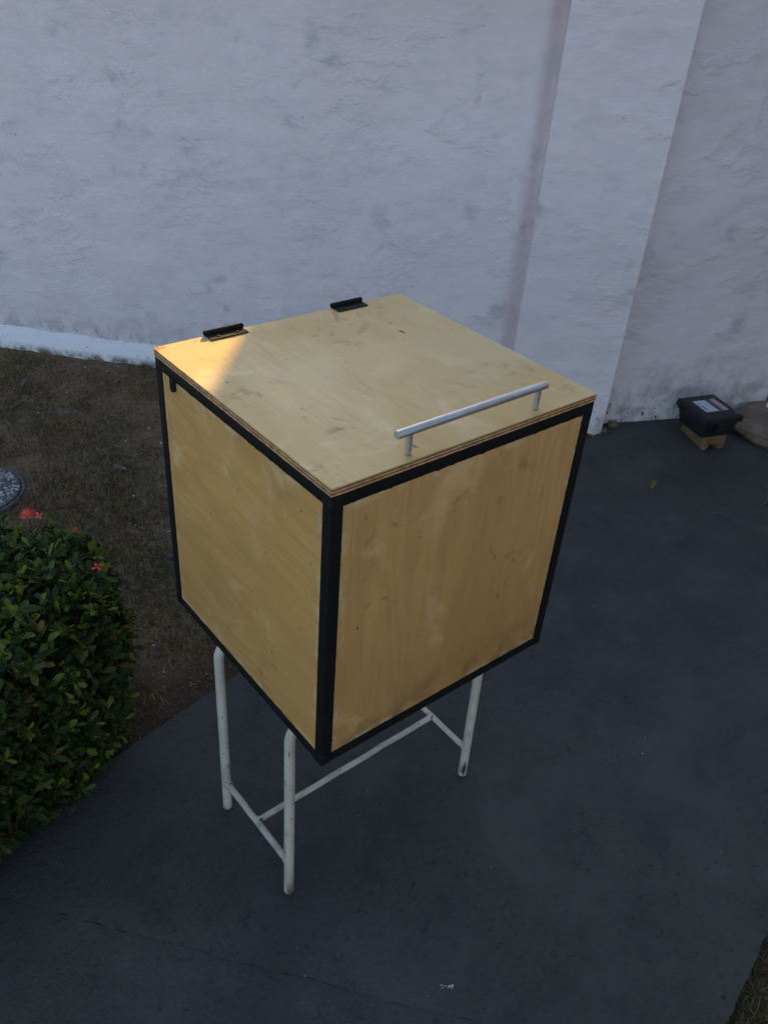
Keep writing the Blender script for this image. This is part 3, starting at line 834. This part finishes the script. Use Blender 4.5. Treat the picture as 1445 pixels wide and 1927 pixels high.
while n_ok < 16000:
    x, y = rg.uniform(.2, 1.2), rg.uniform(-1.0, -.38)
    fe = front_edge(x)
    if y > fe + .012 * (rg.random() ** 3) or y < fe - .35: continue
    blade(x, y, -.026 + .008 * fbm(x * 3, y * 3), rg.uniform(.012, .040), rg.choices((0, 1, 2, 3), (.4, .06, .2, .34))[0]); n_ok += 1
tag(mb.build('grass', GRASS), 'tuft of dark grass at the near edge of the path', 'grass', kind='stuff')

def chip(mb, x, y, z, s, mi=0):
    a = rg.random() * 6.283; V = []
    n = 5
    for k in range(n):
        r = s * rg.uniform(.6, 1.15); an = a + 6.283 * k / n
        V.append((x + math.cos(an) * r, y + math.sin(an) * r, z))
    V += [(v[0] * .5 + x * .5 + rg.gauss(0, s * .1), v[1] * .5 + y * .5, z + s * rg.uniform(.4, .9)) for v in V[:n]]
    mb.add(V, [(k, (k + 1) % n, n + (k + 1) % n, n + k) for k in range(n)] + [tuple(range(n, 2 * n))], mi)
M['chip'] = plain('pale_grit', (.62, .60, .56), .85, var=.25)
M['chip2'] = plain('grey_grit', (.28, .26, .24), .9, var=.3)
mb = MB(); k = 0
while k < 620:
    x, y = rg.uniform(-.4, 1.9), rg.uniform(.55, 2.9)
    nn = x * N2.x + y * N2.y
    if y < back_edge(x) + .01 or nn > 2.14 or (Vector((x, y)) - MAN).length < MR: continue
    chip(mb, x, y, lawnz(x, y) + .002, rg.choice((.0016, .0022, .003, .0042)), 0 if rg.random() < .55 else 1); k += 1
tag(mb.build('lawn_grit', [M['chip'], M['chip2']]), 'white and grey grit scattered through the dry lawn', 'grit', kind='stuff')
mb = MB()
for k in range(80):
    x = rg.uniform(-.5, 2.3); y = rg.uniform(front_edge(x), back_edge(x))
    chip(mb, x, y, pathz(x, y) + .0002, rg.choice((.0008, .0011, .0016)), 0 if rg.random() < .6 else 1)
for k in range(46):
    s = rg.uniform(0, .9); p = J0 + JD * s + JN * (joint(s) + rg.gauss(0, .005))
    chip(mb, p.x, p.y, pathz(p.x, p.y) - .003, rg.choice((.0008, .0012, .0018)), 0 if rg.random() < .35 else 1)
tag(mb.build('path_grit', [M['chip'], M['chip2']]), 'tiny pale specks of grit on the dark path', 'grit', kind='stuff')
mb = MB()
for k in range(14):
    a_ = rg.random(); dx = -.008 + .020 * a_ + rg.gauss(0, .0012); dy = .006 - .013 * a_ + rg.gauss(0, .0022); s_ = rg.uniform(.0006, .0024)
    V = [(.122 + dx + s_ * rg.uniform(.5, 1.6) * math.cos(j_ * 1.2566), -.226 + dy + s_ * rg.uniform(.5, 1.3) * math.sin(j_ * 1.2566), pathz(.12, -.22) + .0008 + rg.random() * .0006) for j_ in range(5)]
    mb.add(V, [(0, 1, 2, 3, 4)])
tag(mb.build('paint_flake', M['chip']), 'white crumbled flake lying on the path near the bottom edge', 'flake')

mb = MB(); k = 0
while k < 130:
    x, y = rg.uniform(-.4, 1.7), rg.uniform(.6, 2.9); nn = x * N2.x + y * N2.y
    if y < back_edge(x) + .02 or nn > 2.14 or (Vector((x, y)) - MAN).length < MR: continue
    L_ = rg.uniform(.008, .022); V, F = leaf_shape(L_, L_ * .4, .3, rg.uniform(-.3, .3))
    mm = Matrix.Translation((x, y, lawnz(x, y) + rg.uniform(.008, .018))) @ Matrix.Rotation(rg.random() * 6.28, 4, 'Z') @ Matrix.Rotation(rg.gauss(0, .4), 4, 'X') @ Matrix.Rotation(rg.gauss(0, .4), 4, 'Y')
    mb.add([mm @ Vector(v_) for v_ in V], F, rg.choices((0, 1), (.4, .6))[0]); k += 1
tag(mb.build('leaf_litter', [M['dead'], M['dead2']]), 'crumbs of dry leaf scattered through the lawn', 'leaf litter', kind='stuff')
def dead_leaf(u, v, L, rz, m, label, z=None):
    p = on_plane(u, v, 0)
    zz = pathz(p.x, p.y) + .001 if z == 'path' else lawnz(p.x, p.y) + .024
    V, F = leaf_shape(L, L * .42, .25, -.18)
    nv = []; 
    for (x, y, q_) in V: nv.append((x, y - L / 2, q_ + .05 * L * fbm(x * 60, y * 60, u)))
    mn = min(v_[2] for v_ in nv)
    mb = MB(); mb.add([(a, b, c - mn) for a, b, c in nv], F)
    # stalk
    mb.tube([(0, -L / 2, -mn), (0.002, -L * .72, -mn + .001)], .0006, 5)
    o = mb.build('fallen_leaf', m, smooth=True); o.location = (p.x, p.y, zz); o.rotation_euler = (rg.gauss(0, .15), rg.gauss(0, .15), rz)
    sm = o.modifiers.new('thickness', 'SOLIDIFY'); sm.thickness = .0005
    tag(o, label, 'leaf', 'fallen leaves')
dead_leaf(220, 719, .036, R(-60), M['dead2'], 'greyish curled fallen leaf on the lawn nearest the box corner by the wall')
dead_leaf(101, 737, .036, R(-130), M['dead'], 'yellow fallen leaf lying on the upper lawn left of the box')
dead_leaf(122, 728, .036, R(-70), M['dead2'], 'dull brown fallen leaf just above the yellow one near the wall')
dead_leaf(45, 723, .042, R(-50), M['dead2'], 'grey dried fallen leaf close to the wall at far left')
dead_leaf(24, 767, .036, R(-40), M['dead2'], 'brown fallen leaf between the wall and the round cover, upper one')
dead_leaf(23, 826, .036, R(20), M['dead'], 'ochre fallen leaf just above the round pebbled cover')
dead_leaf(228, 882, .052, R(35), M['dead2'], 'long grey green fallen leaf on the lawn halfway down the left side of the box')
dead_leaf(1228, 915, .044, R(-68), M['dead'], 'single yellow fallen leaf on the dark path right of the box', 'path')
dead_leaf(1441, 948, .034, R(-100), M['dead2'], 'brown fallen leaf on the path cut by the right edge of the picture', 'path')
M['blue'] = plain('blue_plastic', (.012, .045, .11), .4, var=.1)
mb = MB(); mb.add([(-.010, -.006, 0), (.011, -.005, .002), (.012, .005, .001), (-.009, .007, .004)], [(0, 1, 2, 3)]); mb.add([(-.009, .007, .004), (.012, .005, .001), (.008, .010, .006)], [(0, 1, 2)])
o = mb.build('plastic_scrap', M['blue']); p = on_plane(324, 1043, 0); o.location = (p.x, p.y, lawnz(p.x, p.y) + .012)
o.modifiers.new('thickness', 'SOLIDIFY').thickness = .0008
tag(o, 'small blue plastic scrap in the grass beside the box', 'scrap')

# ------------------------------------------------------------------ round cover set with pebbles
mh = empty('inspection_cover', (MAN.x, MAN.y, -.012)); tag(mh, 'round inspection cover set with grey pebbles in the lawn', 'cover')
mb = MB(); prof = [(0, 0.008), (MR - .018, .008), (MR - .016, .004)]
seg = 64
def lathe(prof, seg=64, amp=0):
    mb = MB(); n = len(prof)
    for k in range(seg):
        a = 2 * math.pi * k / seg
        for (r, z) in prof: mb.v.append((r * math.cos(a), r * math.sin(a), z))
    for k in range(seg):
        for i in range(n - 1):
            a, b = k * n + i, ((k + 1) % seg) * n + i; mb.f.append((a, b, b + 1, a + 1)); mb.mi.append(0)
    return mb
q = NT('grey_cement'); o = q.obj(); n = q.noise(o, 40, 5, .65)
M['cement'] = q.done(q.mix(q.step(n, .3, .7), (.09, .085, .08), (.16, .155, .15)), .9, q.bump(n, .5, .005), spec=.2)
M['cement_dark'] = plain('dark_cement', (.035, .035, .036), .9)
M['pebble'] = plain('grey_pebble', (.47, .425, .375), .8, var=.35, scale=45)
M['pebble2'] = plain('dark_pebble', (.15, .145, .145), .8, var=.35, scale=45)
lathe([(0.0, -.03), (0.0, .006), (MR - .0075, .006), (MR - .007, -.03)]).build('disc', M['cement'], mh, smooth=True, angle=R(40))
lathe([(MR - .0045, -.03), (MR - .0045, .002), (MR - .004, .003), (MR + .004, .003), (MR + .006, .000), (MR + .006, -.03)]).build('ring', M['cement'], mh, smooth=True, angle=R(40))
mb = MB()
for k in range(900):
    r = (MR - .013) * math.sqrt(rg.random()); a = rg.random() * 6.283; s = rg.uniform(.003, .0068)
    cx, cy = r * math.cos(a), r * math.sin(a); V = []; ro = rg.random() * 3; el = rg.uniform(.55, 1)
    for lat, zz in ((1, 0), (.78, .62)):
        for m_ in range(6):
            an = m_ * math.pi / 3; x = math.cos(an) * s * lat * rg.uniform(.85, 1.1); y = math.sin(an) * s * lat * el
            V.append((cx + x * math.cos(ro) - y * math.sin(ro), cy + x * math.sin(ro) + y * math.cos(ro), .0058 + zz * s * .8))
    V.append((cx, cy, .0058 + s * .75))
    mb.add(V, [(m_, (m_ + 1) % 6, 6 + (m_ + 1) % 6, 6 + m_) for m_ in range(6)] + [(6 + m_, 6 + (m_ + 1) % 6, 12) for m_ in range(6)], 0 if rg.random() < .65 else 1)
tag(mb.build('pebbles', [M['pebble'], M['pebble2']], mh, smooth=True), kind='stuff')

# ------------------------------------------------------------------ brick and black plastic case
bA, bF, bR = Vector((2.262, .795)), Vector((2.199, .659)), Vector((2.277, .606))
ey = (bA - bF).normalized(); ang = math.atan2(ey.y, ey.x)
LB = (bA - bF).length + .01; WBk = .092
br = empty('brick', (bF.x, bF.y, .0012), ang - math.pi / 2)
tag(br, 'broken ochre brick lying on the path under the black plastic case', 'brick')
# local x to the right, y away
mb = MB(); nx, ny, nz = 22, 30, 14; HBk = .058
bm = bmesh.new(); bmesh.ops.create_cube(bm, size=1)
bmesh.ops.subdivide_edges(bm, edges=bm.edges[:], cuts=15, use_grid_fill=True)
for v in bm.verts:
    p = v.co.copy(); x, y, z = (p.x + .5) * WBk, (p.y + .5) * LB, (p.z + .5) * HBk
    # worn arch broken out of the near end's foot
    cx = (x - WBk * .44) / .019; cz = z / .022
    arch = max(0, 1 - (cx * cx + cz * cz)); 
    if y < LB * .5 and arch > 0: y += .055 * min(1, arch * 2.2) * max(0, 1 - y / (LB * .5))
    cr = Vector((p.x, p.y, p.z)); edge = sorted((abs(cr.x), abs(cr.y), abs(cr.z)))
    if edge[1] > .44:
        k = (edge[1] - .44) / .06; c = Vector((WBk / 2, LB / 2, HBk / 2)); d = Vector((x, y, z)) - c; d *= 1 - .035 * k; x, y, z = c + d
    nz_ = .0045 * fbm(x * 26, y * 26, z * 26) + .0022 * fbm(x * 80, y * 80, z * 80)
    d = Vector((p.x, p.y, p.z * 1.0)); d.normalize(); 
    v.co = Vector((x, y, max(0, z))) + d * nz_
    v.co.z = max(0, v.co.z)
me = bpy.data.meshes.new('brick_body'); bm.to_mesh(me); bm.free(); me.materials.append(M['brick'])
me.polygons.foreach_set('use_smooth', [True] * len(me.polygons)); me.set_sharp_from_angle(angle=R(45))
o = bpy.data.objects.new('brick_body', me); COL.objects.link(o); o.parent = br

q = NT('matt_black_plastic'); o = q.obj(); n = q.noise(o, 50, 5, .6)
c = q.mix(q.step(n, .5, .72, 0, .5), (.012, .012, .014), (.03, .03, .034))
M['plastic'] = q.done(c, q.step(n, .3, .7, .42, .62), q.bump(n, .12, .002), spec=.4)
M['label_white'] = plain('pale_label_paper', (.50, .53, .56), .5, var=.12, scale=70)
M['label_red'] = plain('faded_red_print', (.30, .11, .12), .55, var=.2, scale=120)
M['label_dark'] = plain('dark_label_print', (.045, .03, .035), .55, var=.2)
M['label_pink'] = plain('faded_pink_print', (.45, .33, .35), .55, var=.15, scale=120)
# lid corners in plan, about 17 cm up
cl, cb, cr_, cf = Vector((2.193, .814)), Vector((2.375, .771)), Vector((2.294, .587)), Vector((2.156, .652))
zc = .0595
ca = empty('plastic_case', (0, 0, 0)); tag(ca, 'black plastic case with a pale printed label, tilted on a brick by the wall', 'case')
cen = (cl + cb + cr_ + cf) / 4
ux = ((cr_ - cf) + (cb - cl)).normalized(); ua = math.atan2(ux.y, ux.x)
wx = ((cr_ - cf).length + (cb - cl).length) / 2; uy = Vector((-ux.y, ux.x)); wy = abs((cl - cf).dot(uy) + (cb - cr_).dot(uy)) / 2
ca.location = (cen.x, cen.y, zc); ca.rotation_euler = (R(0), R(0), ua)
hx, hyy = wx / 2, wy / 2
def frustum(mb, x0, y0, z0, x1, y1, z1):
    mb.add([(-x0, -y0, z0), (x0, -y0, z0), (x0, y0, z0), (-x0, y0, z0), (-x1, -y1, z1), (x1, -y1, z1), (x1, y1, z1), (-x1, y1, z1)],
           [(0, 3, 2, 1), (4, 5, 6, 7), (0, 1, 5, 4), (1, 2, 6, 5), (2, 3, 7, 6), (3, 0, 4, 7)])
mb = MB(); frustum(mb, hx * .76, hyy * .74, 0, hx * .88, hyy * .88, .0625); mb.build('body', M['plastic'], ca, smooth=True, bevel=.004, angle=R(40))
mb = MB(); frustum(mb, hx * .985, hyy * .985, .063, hx * .97, hyy * .97, .0875); cl_lid = mb.build('lid', M['plastic'], ca, smooth=True, bevel=.004, angle=R(40))
mb = MB(); frustum(mb, hx * .90, hyy * .90, .0876, hx * .88, hyy * .88, .0900); mb.build('raised_panel', M['plastic'], cl_lid, smooth=True, bevel=.0008, angle=R(40))
mb = MB(); mb.box(-hx * .28, hx * .30, -hyy * 1.03, -hyy * .86, .030, .068); mb.build('clasp', M['plastic'], ca, smooth=True, bevel=.003, angle=R(40))
for sx in (-1, 1):
    mb = MB(); mb.box(sx * hx * .98 - .006, sx * hx * .98 + .006, hyy * .45, hyy * .75, .060, .0735); mb.build('lug', M['plastic'], ca, smooth=True, bevel=.002, angle=R(40))
mb = MB(); mb.tube([(hx * .12, -hyy * .74, .0901), (hx * .12, -hyy * .74, .0908)], .007, 20); mb.build('plug', M['hinge'], cl_lid, smooth=True, angle=R(40))
# printed label: pale left field with small dark print, dark-and-pink right field
LZ = .0902
lx0, lx1, ly0, ly1 = -hx * .55, hx * .62, -hyy * .42, hyy * .52
def flatbox(name, x0, x1, y0, y1, z, m, parent, t=.0003):
    mb = MB(); mb.box(x0, x1, y0, y1, z, z + t); return mb.build(name, m, parent)
lb = flatbox('label', lx0, lx1, ly0, ly1, LZ, M['label_white'], cl_lid)
xs = lx0 + (lx1 - lx0) * .56
flatbox('print_band', xs, xs + (lx1 - lx0) * .17, ly0, ly1, LZ + .0005, M['label_dark'], lb) if False else None
mb = MB(); mb.box(xs, xs + (lx1 - lx0) * .18, ly0 + .001, ly1 - .001, LZ + .0005, LZ + .0007); mb.build('print', M['label_dark'], cl_lid)
mb = MB(); mb.box(xs + (lx1 - lx0) * .18 + .0002, lx1 - .0006, ly0 + .001, ly1 - .001, LZ + .0005, LZ + .0007); mb.build('print', M['label_pink'], cl_lid)
mb = MB()
for r_ in range(5):
    for c_ in range(7):
        if rg.random() < .25: continue
        xx = xs + (lx1 - lx0) * (.03 + .036 * r_ * 1.6); yy = ly0 + (ly1 - ly0) * (.08 + .12 * c_)
        mb.box(xx, xx + .0022, yy, yy + (ly1 - ly0) * rg.uniform(.05, .1), LZ + .0008, LZ + .0010)
mb.build('print', M['label_red'], cl_lid)
mb = MB()
for r_ in range(2):
    yy = ly0 + (ly1 - ly0) * .14
    while yy < ly0 + (ly1 - ly0) * (.78 if r_ == 0 else .5):
        l_ = rg.uniform(.003, .007); mb.box(lx0 + .008 + r_ * .006, lx0 + .0115 + r_ * .006, yy, yy + l_, LZ + .0005, LZ + .0007); yy += l_ + .0018
mb.build('print', M['label_dark'], cl_lid)
# white scuffs on the lid
M['scuff'] = plain('white_scuff', (.45, .45, .47), .8, var=.2)
for (sx, sy, s, n_) in ((.80, -.72, .009, 6), (.84, -.52, .006, 3), (.66, .62, .010, 6)):
    mb = MB()
    for k in range(n_):
        x = hx * sx + rg.gauss(0, s * .5); y = hyy * sy + rg.gauss(0, s * .5); a = rg.random() * 3; l_ = rg.uniform(.002, .006)
        x1_, y1_ = math.cos(a), math.sin(a); w_ = .0012
        z_ = .0904
        mb.add([(x - x1_ * l_ - y1_ * w_, y - y1_ * l_ + x1_ * w_, z_), (x - x1_ * l_ + y1_ * w_, y - y1_ * l_ - x1_ * w_, z_), (x + x1_ * l_, y + y1_ * l_, z_)], [(0, 1, 2)])
        z_ += .0002
    mb.build('scuff', M['scuff'], cl_lid)

# ------------------------------------------------------------------ worn concrete step in the gap at the right
st = lump('footing_stone', (2.600, .600, .022), (.185, .150, .043), M['concrete'], 3.3, None, 4, .16)
tag(st, 'rough tan footing stone at the right picture edge beside the black case', 'stone')
# loose stone at the foot of the pilaster
for i, (u, v, s) in enumerate(((1152, 800, .020), (1135, 812, .014), (1172, 786, .012))):
    p = on_plane(u, v, 0); o = lump('rubble_stone', (p.x, p.y, .004), (s, s * .8, s * .7), M['concrete'], i * 4.7, None, 2, .3)
    tag(o, ('larger crumbled stone at the foot of the pilaster', 'smaller crumbled stone nearest the box at the foot of the pilaster', 'small crumbled stone against the greyer wall')[i], 'stone', 'crumbled stones at the foot of the pilaster')

p = on_plane(1448, 765, .070); M['cream'] = plain('bright_spot_cream', (.85, .78, .62), .7, var=.06)
mb = MB(); mb.box(-.011, .03, -.012, .012, -.014, .012); o = mb.build('bright_spot_block', M['cream'], bevel=.002); o.location = p; o.rotation_euler = (0, 0, math.atan2(SD.y, SD.x))  # made-up block; its pale colour stands in for a small bright spot
tag(o, 'small made-up cream block standing in for a bright spot at the right picture edge', 'block')
